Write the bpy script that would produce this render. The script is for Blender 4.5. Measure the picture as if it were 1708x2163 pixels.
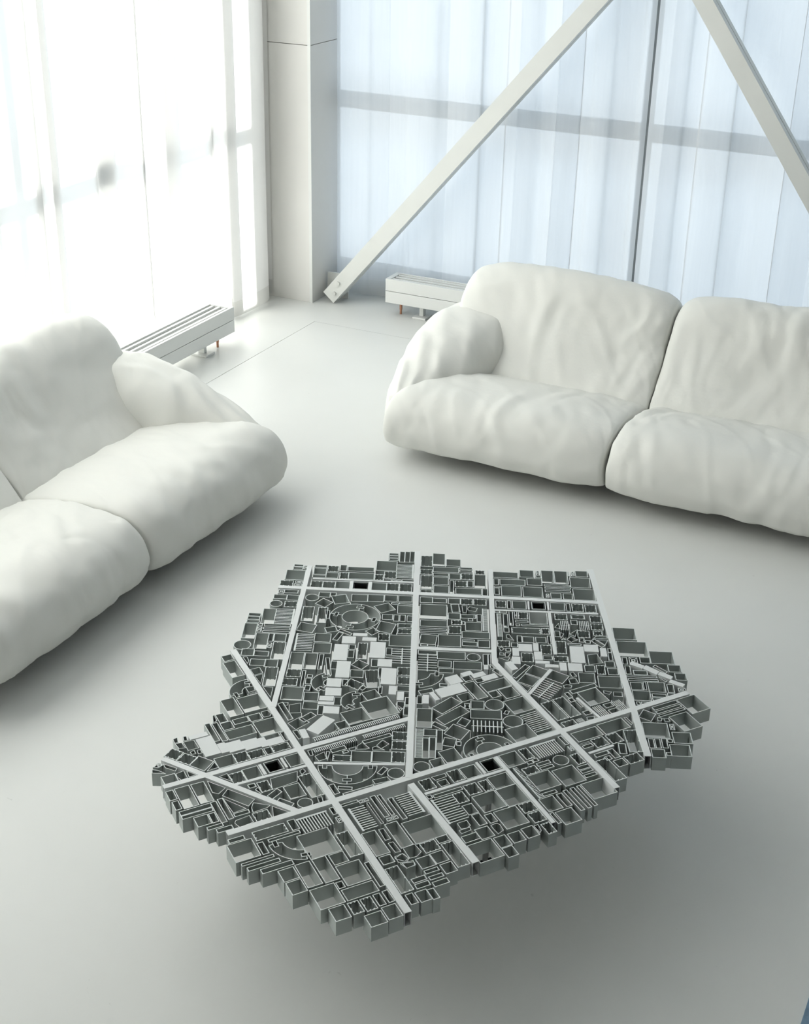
import bpy, bmesh, math, random
from mathutils import Vector, Matrix, noise

for o in list(bpy.data.objects):
    bpy.data.objects.remove(o, do_unlink=True)
scene = bpy.context.scene
col = scene.collection
PI = math.pi

# ------------------------------------------------------------------ camera
cd = bpy.data.cameras.new('camera')
cam = bpy.data.objects.new('camera', cd)
col.objects.link(cam)
cd.sensor_fit = 'VERTICAL'
cd.sensor_height = 36.0
cd.sensor_width = 36.0
cd.lens = 49.597
cd.clip_start = 0.05
RX = Vector((0.898132, 0.439235, 0.020781))
DN = Vector((0.212197, -0.391532, -0.895363))
FW = Vector((-0.385138, 0.808564, -0.444852))
m = Matrix((RX, -DN, -FW)).transposed().to_4x4()
m.translation = (0.0, 0.0, 2.8)
cam.matrix_world = m
scene.camera = cam

# ------------------------------------------------------------------ world, sun, exposure
SKY_STRENGTH = 0.90
SUN_STRENGTH = 11.5
world = bpy.data.worlds.new('world')
scene.world = world
world.use_nodes = True
wn = world.node_tree
wn.nodes.clear()
bg = wn.nodes.new('ShaderNodeBackground')
wo = wn.nodes.new('ShaderNodeOutputWorld')
bg.inputs['Color'].default_value = (0.67, 0.82, 1.0, 1)
bg.inputs['Strength'].default_value = SKY_STRENGTH
wn.links.new(bg.outputs[0], wo.inputs['Surface'])

sd = bpy.data.lights.new('sun', 'SUN')
sd.energy = SUN_STRENGTH
sd.angle = math.radians(5.0)
sd.color = (1.0, 0.955, 0.905)
sun = bpy.data.objects.new('sun', sd)
col.objects.link(sun)
sun.rotation_euler = Vector((0.88, 0.40, -0.24)).to_track_quat('-Z', 'Y').to_euler()

vs = scene.view_settings
vs.view_transform = 'Standard'
vs.look = 'None'
vs.gamma = 1.0
vs.use_curve_mapping = False
vs.exposure = 1.08
scene.display_settings.display_device = 'sRGB'
scene.cycles.max_bounces = 5
scene.cycles.diffuse_bounces = 4
scene.cycles.glossy_bounces = 2
scene.cycles.transmission_bounces = 3
scene.cycles.transparent_max_bounces = 7

# ------------------------------------------------------------------ materials
def mat(name, base, rough=0.5, metal=0.0, spec=0.5, var=0.0, vscale=3.0, bump=0.0, bscale=40.0, bdist=0.002):
    """principled material with procedural colour variation and fine relief"""
    mt = bpy.data.materials.new(name)
    mt.use_nodes = True
    nt = mt.node_tree
    p = nt.nodes['Principled BSDF']
    p.inputs['Base Color'].default_value = (*base, 1)
    p.inputs['Roughness'].default_value = rough
    p.inputs['Metallic'].default_value = metal
    p.inputs['Specular IOR Level'].default_value = spec
    tc = nt.nodes.new('ShaderNodeTexCoord')
    if var > 0:
        n = nt.nodes.new('ShaderNodeTexNoise')
        n.inputs['Scale'].default_value = vscale
        n.inputs['Detail'].default_value = 5
        nt.links.new(tc.outputs['Object'], n.inputs['Vector'])
        r = nt.nodes.new('ShaderNodeValToRGB')
        r.color_ramp.elements[0].position = 0.3
        r.color_ramp.elements[1].position = 0.7
        r.color_ramp.elements[0].color = (*[c * (1 - var) for c in base], 1)
        r.color_ramp.elements[1].color = (*[min(1, c * (1 + var)) for c in base], 1)
        nt.links.new(n.outputs['Fac'], r.inputs['Fac'])
        nt.links.new(r.outputs['Color'], p.inputs['Base Color'])
    if bump > 0:
        n2 = nt.nodes.new('ShaderNodeTexNoise')
        n2.inputs['Scale'].default_value = bscale
        n2.inputs['Detail'].default_value = 4
        nt.links.new(tc.outputs['Object'], n2.inputs['Vector'])
        b = nt.nodes.new('ShaderNodeBump')
        b.inputs['Strength'].default_value = bump
        b.inputs['Distance'].default_value = bdist
        nt.links.new(n2.outputs['Fac'], b.inputs['Height'])
        nt.links.new(b.outputs['Normal'], p.inputs['Normal'])
    return mt

M = {}
M['alu'] = mat('anodised_aluminium', (0.46, 0.50, 0.485), 0.42, 0.35, 0.5, 0.05, 9, 0.05, 300, 0.0005)
M['cut'] = mat('sawn_aluminium_edge', (0.76, 0.80, 0.785), 0.5, 0.1, 0.5, 0.03, 30)
M['rod'] = mat('grey_steel', (0.35, 0.36, 0.36), 0.4, 0.6, 0.5, 0.05, 20)
M['road'] = mat('satin_aluminium_bar', (0.82, 0.845, 0.84), 0.42, 0.0, 0.5, 0.02, 6)
M['cap'] = mat('closed_profile_cap', (0.79, 0.815, 0.81), 0.5, 0.0, 0.5, 0.02, 6)
M['leg'] = mat('dark_steel', (0.030, 0.034, 0.036), 0.5, 0.3, 0.4, 0.1, 8)
M['leather'] = mat('white_leather', (0.87, 0.87, 0.825), 0.50, 0.0, 0.35, 0.012, 2.5, 0.25, 11, 0.009)
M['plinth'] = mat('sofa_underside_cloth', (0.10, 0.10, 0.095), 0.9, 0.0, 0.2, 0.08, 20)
M['white_paint'] = mat('white_enamel', (0.82, 0.83, 0.81), 0.35, 0.0, 0.5, 0.01, 4)
M['column'] = mat('column_paint', (0.80, 0.79, 0.76), 0.5, 0.0, 0.4, 0.02, 3, 0.08, 60, 0.001)
M['steel_white'] = mat('painted_steel', (0.78, 0.79, 0.76), 0.42, 0.0, 0.5, 0.02, 5, 0.05, 80, 0.001)
M['frame'] = mat('window_frame_paint', (0.24, 0.255, 0.26), 0.5, 0.0, 0.5, 0.05, 6)
M['bolt'] = mat('bolt_paint', (0.74, 0.75, 0.72), 0.4, 0.0, 0.5, 0.02, 5)
M['slot'] = mat('radiator_inside', (0.62, 0.63, 0.62), 0.6, 0.0, 0.4, 0.05, 12)
M['copper'] = mat('copper_valve', (0.55, 0.28, 0.18), 0.4, 0.7, 0.5, 0.1, 30)
M['wall'] = mat('wall_plaster', (0.64, 0.64, 0.62), 0.8, 0.0, 0.3, 0.02, 2)
M['ceiling'] = mat('ceiling_plaster', (0.74, 0.74, 0.73), 0.85, 0.0, 0.3, 0.02, 2)
M['ground'] = mat('pale_paving', (0.62, 0.65, 0.68), 0.85, 0.0, 0.2, 0.05, 0.8)
M['mat_blue'] = mat('blue_woven_mat', (0.20, 0.31, 0.42), 0.9, 0.0, 0.2, 0.12, 60, 0.4, 250, 0.002)
M['groove'] = mat('floor_joint', (0.34, 0.35, 0.33), 0.8, 0.0, 0.2, 0.05, 10)

def floor_mat():
    mt = mat('white_floor_paint', (0.80, 0.82, 0.79), 0.30, 0.0, 0.28)
    nt = mt.node_tree
    p = nt.nodes['Principled BSDF']
    tc = nt.nodes.new('ShaderNodeTexCoord')
    n = nt.nodes.new('ShaderNodeTexNoise'); n.inputs['Scale'].default_value = 1.6; n.inputs['Detail'].default_value = 8
    nt.links.new(tc.outputs['Object'], n.inputs['Vector'])
    r = nt.nodes.new('ShaderNodeValToRGB')
    r.color_ramp.elements[0].position = 0.30; r.color_ramp.elements[0].color = (0.785, 0.795, 0.770, 1)
    r.color_ramp.elements[1].position = 0.70; r.color_ramp.elements[1].color = (0.82, 0.829, 0.805, 1)
    nt.links.new(n.outputs['Fac'], r.inputs['Fac'])
    # sparse scuffs
    v = nt.nodes.new('ShaderNodeTexNoise'); v.inputs['Scale'].default_value = 21; v.inputs['Detail'].default_value = 6
    v.inputs['Distortion'].default_value = 1.5
    nt.links.new(tc.outputs['Object'], v.inputs['Vector'])
    r2 = nt.nodes.new('ShaderNodeValToRGB')
    r2.color_ramp.elements[0].position = 0.735; r2.color_ramp.elements[0].color = (0, 0, 0, 1)
    r2.color_ramp.elements[1].position = 0.80; r2.color_ramp.elements[1].color = (0.5, 0.5, 0.5, 1)
    nt.links.new(v.outputs['Fac'], r2.inputs['Fac'])
    mx = nt.nodes.new('ShaderNodeMix'); mx.data_type = 'RGBA'
    mx.inputs['B'].default_value = (0.52, 0.53, 0.50, 1)
    nt.links.new(r2.outputs['Color'], mx.inputs['Factor'])
    nt.links.new(r.outputs['Color'], mx.inputs['A'])
    nt.links.new(mx.outputs['Result'], p.inputs['Base Color'])
    rr = nt.nodes.new('ShaderNodeMapRange')
    rr.inputs['To Min'].default_value = 0.26; rr.inputs['To Max'].default_value = 0.42
    nt.links.new(n.outputs['Fac'], rr.inputs['Value'])
    nt.links.new(rr.outputs['Result'], p.inputs['Roughness'])
    return mt
M['floor'] = floor_mat()

def cloth_mat(name, clear, colr, back=0.42):
    mt = bpy.data.materials.new(name)
    mt.use_nodes = True
    nt = mt.node_tree
    nt.nodes.clear()
    out = nt.nodes.new('ShaderNodeOutputMaterial')
    tr = nt.nodes.new('ShaderNodeBsdfTransparent')
    tl = nt.nodes.new('ShaderNodeBsdfTranslucent'); tl.inputs['Color'].default_value = (*colr, 1)
    df = nt.nodes.new('ShaderNodeBsdfDiffuse'); df.inputs['Color'].default_value = (*colr, 1)
    m1 = nt.nodes.new('ShaderNodeMixShader'); m1.inputs['Fac'].default_value = back
    nt.links.new(tl.outputs[0], m1.inputs[1]); nt.links.new(df.outputs[0], m1.inputs[2])
    if clear <= 0:
        # opaque to direct view: a faint weave relief only
        tc = nt.nodes.new('ShaderNodeTexCoord')
        wv = nt.nodes.new('ShaderNodeTexWave'); wv.inputs['Scale'].default_value = 90
        bp = nt.nodes.new('ShaderNodeBump'); bp.inputs['Strength'].default_value = 0.05; bp.inputs['Distance'].default_value = 0.001
        nt.links.new(tc.outputs['Object'], wv.inputs['Vector']); nt.links.new(wv.outputs['Fac'], bp.inputs['Height'])
        nt.links.new(bp.outputs['Normal'], df.inputs['Normal'])
        nt.links.new(m1.outputs[0], out.inputs['Surface'])
        return mt
    # weave: tiny periodic openness, a little uneven
    tc = nt.nodes.new('ShaderNodeTexCoord')
    n = nt.nodes.new('ShaderNodeTexNoise'); n.inputs['Scale'].default_value = 8
    mp = nt.nodes.new('ShaderNodeMapping'); mp.inputs['Scale'].default_value = (6, 6, 0.3)
    nt.links.new(tc.outputs['Object'], mp.inputs['Vector']); nt.links.new(mp.outputs['Vector'], n.inputs['Vector'])
    rg = nt.nodes.new('ShaderNodeMapRange')
    dv = min(0.04, clear * 0.4)
    rg.inputs['To Min'].default_value = 1 - clear - dv; rg.inputs['To Max'].default_value = 1 - clear + dv
    nt.links.new(n.outputs['Fac'], rg.inputs['Value'])
    m2 = nt.nodes.new('ShaderNodeMixShader')
    nt.links.new(rg.outputs['Result'], m2.inputs['Fac'])
    nt.links.new(tr.outputs[0], m2.inputs[1]); nt.links.new(m1.outputs[0], m2.inputs[2])
    nt.links.new(m2.outputs[0], out.inputs['Surface'])
    return mt
M['sheer'] = cloth_mat('sheer_white_cloth', 0.11, (0.93, 0.93, 0.92))
M['dense'] = cloth_mat('dense_white_cloth', 0.0, (0.93, 0.93, 0.92), 0.56)
M['hem'] = cloth_mat('doubled_hem_cloth', 0.0, (0.80, 0.80, 0.78))

def glass_mat():
    mt = bpy.data.materials.new('window_glass')
    mt.use_nodes = True
    nt = mt.node_tree
    nt.nodes.clear()
    out = nt.nodes.new('ShaderNodeOutputMaterial')
    tr = nt.nodes.new('ShaderNodeBsdfTransparent'); tr.inputs['Color'].default_value = (0.95, 0.97, 0.97, 1)
    gl = nt.nodes.new('ShaderNodeBsdfGlossy'); gl.inputs['Roughness'].default_value = 0.02
    fr = nt.nodes.new('ShaderNodeFresnel'); fr.inputs['IOR'].default_value = 1.45
    mx = nt.nodes.new('ShaderNodeMixShader')
    nt.links.new(fr.outputs[0], mx.inputs['Fac'])
    nt.links.new(tr.outputs[0], mx.inputs[1]); nt.links.new(gl.outputs[0], mx.inputs[2])
    nt.links.new(mx.outputs[0], out.inputs['Surface'])
    return mt
M['glass'] = glass_mat()

# ------------------------------------------------------------------ helpers
def link(name, me, material, parent=None):
    o = bpy.data.objects.new(name, me)
    col.objects.link(o)
    if material is not None and not me.materials:
        me.materials.append(material)
    if parent is not None:
        o.parent = parent
    return o

def mesh(name, verts, faces, material, parent=None, smooth=False):
    me = bpy.data.meshes.new(name)
    me.from_pydata(verts, [], faces)
    me.update()
    if smooth:
        for p in me.polygons:
            p.use_smooth = True
    return link(name, me, material, parent)

def empty(name, loc, label=None, cat=None, kind=None, group=None):
    o = bpy.data.objects.new(name, None)
    col.objects.link(o)
    o.location = loc
    o.empty_display_size = 0.1
    tag(o, label, cat, kind, group)
    return o

def tag(o, label=None, cat=None, kind=None, group=None):
    if label: o['label'] = label
    if cat: o['category'] = cat
    if kind: o['kind'] = kind
    if group: o['group'] = group
    return o

def boxdata(x0, x1, y0, y1, z0, z1):
    v = [(x0, y0, z0), (x1, y0, z0), (x1, y1, z0), (x0, y1, z0), (x0, y0, z1), (x1, y0, z1), (x1, y1, z1), (x0, y1, z1)]
    f = [(0, 3, 2, 1), (4, 5, 6, 7), (0, 1, 5, 4), (1, 2, 6, 5), (2, 3, 7, 6), (3, 0, 4, 7)]
    return v, f

def box(name, x0, x1, y0, y1, z0, z1, material, parent=None, bevel=0.0):
    v, f = boxdata(x0, x1, y0, y1, z0, z1)
    o = mesh(name, v, f, material, parent)
    if bevel > 0:
        bm = bmesh.new(); bm.from_mesh(o.data)
        bmesh.ops.bevel(bm, geom=bm.edges[:], offset=bevel, segments=2, affect='EDGES', profile=0.5)
        bm.to_mesh(o.data); bm.free()
    return o

def boxes(name, lst, material, parent=None):
    V, F = [], []
    for b in lst:
        v, f = boxdata(*b); k = len(V)
        V += v; F += [tuple(i + k for i in q) for q in f]
    return mesh(name, V, F, material, parent)

def cyl(name, p0, p1, r, material, parent=None, n=20, r1=None):
    p0, p1 = Vector(p0), Vector(p1)
    ax = (p1 - p0).normalized()
    a = ax.orthogonal().normalized(); b = ax.cross(a)
    r1 = r if r1 is None else r1
    V = []
    for p, rr in ((p0, r), (p1, r1)):
        for i in range(n):
            t = 2 * PI * i / n
            V.append(p + a * math.cos(t) * rr + b * math.sin(t) * rr)
    F = [(i, (i + 1) % n, n + (i + 1) % n, n + i) for i in range(n)]
    F += [tuple(range(n - 1, -1, -1)), tuple(range(n, 2 * n))]
    return mesh(name, V, F, material, parent)

# ------------------------------------------------------------------ the setting
FX, FY = -4.055, 7.175          # joint line of the floor border
floor = box('floor', FX + 0.0015, 5.0, -4.0, FY - 0.0015, -0.12, 0.0, M['floor'])
tag(floor, kind='structure')
box('floor_border', -4.8, FX - 0.0015, -4.0, 8.0, -0.12, 0.0, M['floor'], floor)
box('floor_border', FX - 0.0015, 5.0, FY + 0.0015, 8.0, -0.12, 0.0, M['floor'], floor)
box('floor_joint', FX - 0.0015, FX + 0.0015, -4.0, FY + 0.0015, -0.12, -0.0025, M['groove'], floor)
box('floor_joint', FX + 0.0015, 5.0, FY - 0.0015, FY + 0.0015, -0.12, -0.0025, M['groove'], floor)
CEIL = 4.3
tag(box('ceiling', -5.0, 5.2, -4.2, 8.2, CEIL, CEIL + 0.2, M['ceiling']), kind='structure')
tag(box('wall_right', 5.0, 5.2, -4.2, 8.2, -0.12, CEIL, M['wall']), kind='structure')
tag(box('wall_back', -5.0, 5.0, -4.2, -4.0, -0.12, CEIL, M['wall']), kind='structure')
tag(box('ground', -40, 40, -40, 60, -0.75, -0.65, M['ground']), kind='structure')
tag(box('wall_base', -4.95, 5.0, 8.0, 8.15, -0.65, 0.08, M['wall']), kind='structure')
tag(box('wall_plinth', -4.95, -4.8, -4.0, 8.0, -0.65, 0.08, M['wall']), kind='structure')

tag(box('wall_left', -4.95, -4.8, -4.0, 0.4, 0.08, CEIL, M['wall']), kind='structure')
tag(box('wall_shade_pier', -4.95, -4.8, 7.04, 8.15, 0.08, CEIL, M['wall']), kind='structure')  # unseen solid pier, added to keep sun off the curtain's end
tag(box('wall_front', 1.6, 5.0, 8.0, 8.15, 0.08, CEIL, M['wall']), kind='structure')

def window(name, horizontal_axis, plane, a0, a1, posts, label):
    """glazed wall: steel frame, one horizontal rail, mullions and panes"""
    root = empty(name, (0, 0, 0), label, None, 'structure')
    def bx(nm, s0, s1, z0, z1, dep, mt):
        if horizontal_axis == 'x':
            return box(nm, s0, s1, plane - dep / 2, plane + dep / 2, z0, z1, mt, root)
        return box(nm, plane - dep / 2, plane + dep / 2, s0, s1, z0, z1, mt, root)
    bx('window_sill', a0, a1, 0.08, 0.14, 0.10, M['frame'])
    bx('window_head', a0, a1, CEIL - 0.08, CEIL, 0.10, M['frame'])
    pw = 0.05
    xs = [a0] + posts + [a1]
    for i in range(len(xs) - 1):
        s0, s1 = xs[i] + pw / 2, xs[i + 1] - pw / 2
        bx('window_rail', s0, s1, 1.13, 1.22, 0.08, M['frame'])
        bx('window_pane', s0, s1, 0.14, 1.13, 0.012, M['glass'])
        bx('window_pane', s0, s1, 1.22, CEIL - 0.08, 0.012, M['glass'])
    for s in posts:
        bx('mullion', s - pw / 2, s + pw / 2, 0.14, CEIL - 0.08, 0.08, M['frame'])
    return root
window('window_1', 'y', -4.875, 0.4, 7.04, [2.7, 4.98], 'tall glazed wall with one dark rail behind the left sheer curtain')
window('window_2', 'x', 8.02, -4.8, 1.6, [-2.335, 0.2], 'tall glazed wall with one dark rail behind the right sheer curtains')

# column in the corner
cl = empty('column', (-4.42, 7.66, 0), 'square white cased column standing in the corner between the two curtains', 'column')
def loc(o, p):
    o.matrix_parent_inverse = Matrix.Translation(-Vector(p)); return o
CP = (-4.42, 7.66, 0)
loc(box('lower_casing', -4.62, -4.246, 7.486, 7.86, 0.0, 1.560, M['column'], cl, 0.002), CP)
loc(box('upper_casing', -4.62, -4.246, 7.486, 7.86, 1.563, CEIL - 0.001, M['column'], cl, 0.002), CP)
loc(box('corner_trim', -4.262, -4.242, 7.480, 7.4855, 0.0, CEIL - 0.001, M['white_paint'], cl), CP)

# ------------------------------------------------------------------ curtains
def folds(seed, L, lo, hi):
    """fold boundaries of irregular width along a curtain"""
    rnd = random.Random(seed); out = [0.0]
    while out[-1] < L:
        out.append(out[-1] + rnd.uniform(lo, hi))
    if len(out) > 2 and L - out[-2] < lo * 0.6: out.pop()
    out[-1] = L
    return out
def curtain(name, label, p0, p1, z0, z1, seed, amp, lo, hi, hem=0.10, cloth='sheer', sk=(0.1, 0.9)):
    """p0->p1 run on the floor; folds billow to both sides and overlap"""
    p0, p1 = Vector((*p0, 0)), Vector((*p1, 0))
    L = (p1 - p0).length; tx = (p1 - p0) / L; nx = Vector((-tx.y, tx.x, 0))
    fb = folds(seed, L, lo, hi); rnd = random.Random(seed + 5)
    amps = [rnd.uniform(0.45, 1.0) * amp for _ in fb]; skew = [rnd.choice((-1, 1)) * rnd.uniform(*sk) for _ in fb]
    root = empty(name, p0, label, 'curtain', None, 'sheer window curtains')
    NU = int(L / 0.012); 
    def pos(i, z):
        s = L * i / NU
        k = 0
        while k < len(fb) - 2 and fb[k + 1] <= s: k += 1
        t = (s - fb[k]) / (fb[k + 1] - fb[k])
        sg = 1 if k % 2 else -1
        h = (z - z0) / (z1 - z0)
        a = amps[k] * (1.05 - 0.35 * h)
        w = math.sin(PI * t)
        off = sg * a * (abs(w) ** 0.8) + 0.25 * amp * noise.noise(Vector((s * 3.1, z * 0.5, seed)))
        # neighbouring folds slide over one another
        sl = 0.45 * (fb[k + 1] - fb[k]) * skew[k] * math.sin(2 * PI * t) * 0.5
        drift = 0.018 * noise.noise(Vector((s * 1.3, z * 0.45, seed + 9)))
        ss = min(max(s + sl, 0), L)
        return p0 + tx * (ss + drift * (1 if 0 < s < L else 0.3)) + nx * off + Vector((0, 0, z))
    def sheet(nm, za, zb, nz, mt, push=0.0):
        V, F = [], []
        for j in range(nz + 1):
            z = za + (zb - za) * j / nz
            for i in range(NU + 1):
                q = pos(i, z)
                if j == 0 and za == z0: q = q + Vector((0, 0, 0.008 * (noise.noise(Vector((i * 0.05, seed, 2.2))) + 0.6)))
                V.append(q - p0 - nx * push)
        for j in range(nz):
            for i in range(NU):
                a = j * (NU + 1) + i
                F.append((a, a + 1, a + NU + 2, a + NU + 1))
        return mesh(nm, V, F, mt, root, True)
    sheet('curtain_cloth', z0 + hem, z1, 26, M[cloth])
    sheet('hem', z0, z0 + hem, 3, M['hem'])
    return root
curtain('sheer_curtain', 'brightly backlit white sheer curtain along the left window behind the left sofa', (-4.53, 7.475), (-4.53, -0.6), 0.012, CEIL - 0.06, 14, 0.060, 0.15, 0.34, 0.10, 'dense', (1.0, 2.3))
curtain('sheer_curtain', 'bluish white sheer curtain right of the column behind the low radiator', (-4.225, 7.775), (-2.271, 7.775), 0.012, CEIL - 0.06, 23, 0.040, 0.08, 0.24, 0.10, 'sheer', (0.1, 0.95))
curtain('sheer_curtain', 'bluish white sheer curtain at the right frame edge, right of the dark gap', (-2.2565, 7.775), (2.2, 7.775), 0.012, CEIL - 0.06, 37, 0.040, 0.08, 0.24, 0.10, 'sheer', (0.1, 0.95))

# ------------------------------------------------------------------ steel braces
def brace(label, foot, head, width, yc, with_foot):
    """pair of channels back to back with a slot between them"""
    a = Vector((foot[0], yc, foot[1])); b = Vector((head[0], yc, head[1]))
    t = (b - a).normalized(); n = Vector((-t.z, 0, t.x)); n = n if n.z > 0 else -n
    root = empty('steel_brace', a, label, 'brace', None, 'steel braces before the right window')
    L = (b - a).length; w = width / 2; th = 0.008
    def bar(nm, s0, s1, w0, w1, y0, y1, mt=M['steel_white']):
        V = []
        for s in (s0, s1):
            for (ww, yy) in ((w0, y0), (w1, y0), (w1, y1), (w0, y1)):
                V.append(t * s + n * ww + Vector((0, yy, 0)))
        F = [(0, 1, 2, 3), (7, 6, 5, 4), (0, 4, 5, 1), (1, 5, 6, 2), (2, 6, 7, 3), (3, 7, 4, 0)]
        return V, F
    def chan(nm, sgn):
        V, F = [], []
        y_out, y_in = sgn * 0.056, sgn * 0.004
        ya, yb = sorted((y_out, y_in))
        web = sorted((y_out, y_out - sgn * th)); fl = sorted((y_out - sgn * th, y_in))
        for spec in ((0, L, -w, w, *web), (0, L, -w, -w + th, *fl), (0, L, w - th, w, *fl)):
            v, f = bar('', *spec); k = len(V); V += v; F += [tuple(i + k for i in q) for q in f]
        o = mesh(nm, V, F, M['steel_white'], root)
        bm = bmesh.new(); bm.from_mesh(o.data); bmesh.ops.recalc_face_normals(bm, faces=bm.faces[:]); bm.to_mesh(o.data); bm.free()
    chan('front_channel', -1); chan('rear_channel', 1)
    if with_foot:
        for s, ww in ((0.055, -0.012), (0.125, 0.012)):
            c = t * s + n * ww
            cyl('bolt', c + Vector((0, -0.056, 0)), c + Vector((0, -0.068, 0)), 0.013, M['bolt'], root, 12)
        o = box('gusset_plate', -4.236 - a.x, -4.085 - a.x, 0.0745, 0.0865, 0.0 - a.z, 0.158 - a.z, M['steel_white'], root, 0.001)
    for q in (0.35, 0.7):
        c = t * L * q
        v, f = bar('', L * q - 0.04, L * q + 0.04, -w * 0.6, w * 0.6, -0.004, 0.004)
        mesh('spacer_plate', v, f, M['steel_white'], root)
    return root
brace('white steel channel brace rising right from the foot of the corner column', (-4.158, 0.035), (-2.345, 2.149), 0.096, 7.592, True)
brace('white double channel brace slanting down at the top right corner', (-0.55, 0.035), (-2.10, 2.143), 0.092, 7.592, False)

tag(box('trim_1', -4.24, 4.98, 7.535, 7.649, 2.22, 2.42, M['steel_white']), kind='structure')

# ------------------------------------------------------------------ radiators
def radiator(label, axis, front, back, a_vis, a_end):
    """low convector: two stacked front boards, end caps, slotted top, stands, copper valve"""
    sgn = 1 if a_end > a_vis else -1
    if axis == 'x':
        base = Vector((a_vis, front, 0)); E1 = Vector((sgn, 0, 0)); E2 = Vector((0, 1 if back > front else -1, 0))
    else:
        base = Vector((front, a_vis, 0)); E1 = Vector((0, sgn, 0)); E2 = Vector((1 if back > front else -1, 0, 0))
    L = abs(a_end - a_vis); D = abs(back - front)
    root = empty('radiator', base, label, 'radiator', None, 'low radiators under the windows')
    def bx(nm, l0, l1, d0, d1, z0, z1, mt, bev=0.0, par=None):
        V = [E1 * l + E2 * dd + Vector((0, 0, z)) for z in (z0, z1) for (l, dd) in ((l0, d0), (l1, d0), (l1, d1), (l0, d1))]
        F = [(0, 3, 2, 1), (4, 5, 6, 7), (0, 1, 5, 4), (1, 2, 6, 5), (2, 3, 7, 6), (3, 0, 4, 7)]
        o = mesh(nm, V, F, mt, par or root)
        bm = bmesh.new(); bm.from_mesh(o.data); bmesh.ops.recalc_face_normals(bm, faces=bm.faces[:])
        if bev: bmesh.ops.bevel(bm, geom=bm.edges[:], offset=bev, segments=2, affect='EDGES', profile=0.5)
        bm.to_mesh(o.data); bm.free(); return o
    z0, z1 = 0.084, 0.234; zm = 0.158
    bx('front_board', 0.0, L, 0.0, 0.016, zm + 0.0015, z1, M['white_paint'], 0.0015)
    bx('front_board', 0.0, L, 0.0, 0.016, z0, zm - 0.0015, M['white_paint'], 0.0015)
    bx('rear_board', 0.0, L, D - 0.016, D, z0, z1, M['white_paint'], 0.0015)
    bx('end_cap', 0.0, 0.030, 0.0165, D - 0.0165, z0, z1, M['white_paint'], 0.001)
    bx('end_cap', L - 0.030, L, 0.0165, D - 0.0165, z0, z1, M['white_paint'], 0.001)
    bx('heating_core', 0.031, L - 0.031, 0.0165, D - 0.0165, z0 + 0.012, z1 - 0.035, M['slot'])
    for dd in (0.036, 0.078, 0.120):
        bx('grille_bar', 0.031, L - 0.031, dd - 0.006, dd + 0.010, z1 - 0.016, z1 - 0.004, M['white_paint'], 0.001)
    for l in (0.22, L - 0.22):
        st = bx('stand', l - 0.013, l + 0.013, D * 0.5 - 0.02, D * 0.5 + 0.02, 0.0135, z0 + 0.011, M['white_paint'], 0.001)
        bx('stand_foot', l - 0.045, l + 0.045, D * 0.5 - 0.055, D * 0.5 + 0.055, 0.0, 0.013, M['white_paint'], 0.003, st)
    va = base * 0 + E1 * 0.075 + E2 * (D * 0.45)
    v = cyl('valve', va + Vector((0, 0, 0.030)), va + Vector((0, 0, 0.066)), 0.009, M['copper'], root, 12)
    cyl('valve_collar', va + Vector((0, 0, 0.0665)), va + Vector((0, 0, 0.095)), 0.013, M['white_paint'], v, 12)
    cyl('pipe', va + Vector((0, 0, 0.0)), va + Vector((0, 0, 0.0295)), 0.007, M['copper'], v, 12)
    return root
radiator('low white slotted radiator on short stands by the left curtain', 'y', -4.245, -4.405, 6.575, 4.9)
radiator('low white slotted radiator between the brace foot and the right sofa', 'x', 7.495, 7.650, -3.735, -1.6)

# ------------------------------------------------------------------ sofas
def catmull(pts, n, closed=True):
    P = [Vector((*p, 0)) for p in pts]; out = []; k = len(P)
    # resample evenly by arc length
    dense = []
    for i in range(k if closed else k - 1):
        a, b, c, d = P[(i - 1) % k], P[i], P[(i + 1) % k], P[(i + 2) % k]
        for j in range(24):
            t = j / 24
            dense.append(0.5 * ((2 * b) + (-a + c) * t + (2 * a - 5 * b + 4 * c - d) * t * t + (-a + 3 * b - 3 * c + d) * t ** 3))
    if closed: dense.append(dense[0])
    acc = [0.0]
    for i in range(1, len(dense)): acc.append(acc[-1] + (dense[i] - dense[i - 1]).length)
    j = 0
    for i in range(n):
        s = acc[-1] * i / n
        while acc[j + 1] < s: j += 1
        t = (s - acc[j]) / max(1e-9, acc[j + 1] - acc[j])
        q = dense[j].lerp(dense[j + 1], t); out.append((q.x, q.y))
    return out

def wrinkle(p, seed, amt):
    a = noise.noise(Vector((p[0] * 2.2, p[1] * 2.2, p[2] * 2.2 + seed)))
    b = noise.noise(Vector((p[0] * 9 + 3 * a, p[1] * 4, p[2] * 6 + seed * 3)))
    c = noise.noise(Vector((p[0] * 15 + p[1] * 9, p[1] * 7 - p[0] * 5, p[2] * 13 + seed)))
    r = 1 - abs(noise.noise(Vector((p[0] * 5 + p[1] * 3.5, p[1] * 2.5, p[2] * 3 + seed * 7))) * 2)
    mk = max(0.0, noise.noise(Vector((p[0] * 1.7 + seed, p[1] * 2.1, p[2] * 2.0))) + 0.25)
    q = 1 - abs(noise.noise(Vector((p[0] * 11 + p[1] * 5, p[1] * 4 - p[0] * 3, p[2] * 5 + seed * 2))) * 2.4)
    return -amt * 1.1 * mk * max(0, q - 0.55) + amt * (1.1 * a + 0.75 * b + 0.32 * c + 0.9 * max(0, r - 0.7))

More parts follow.
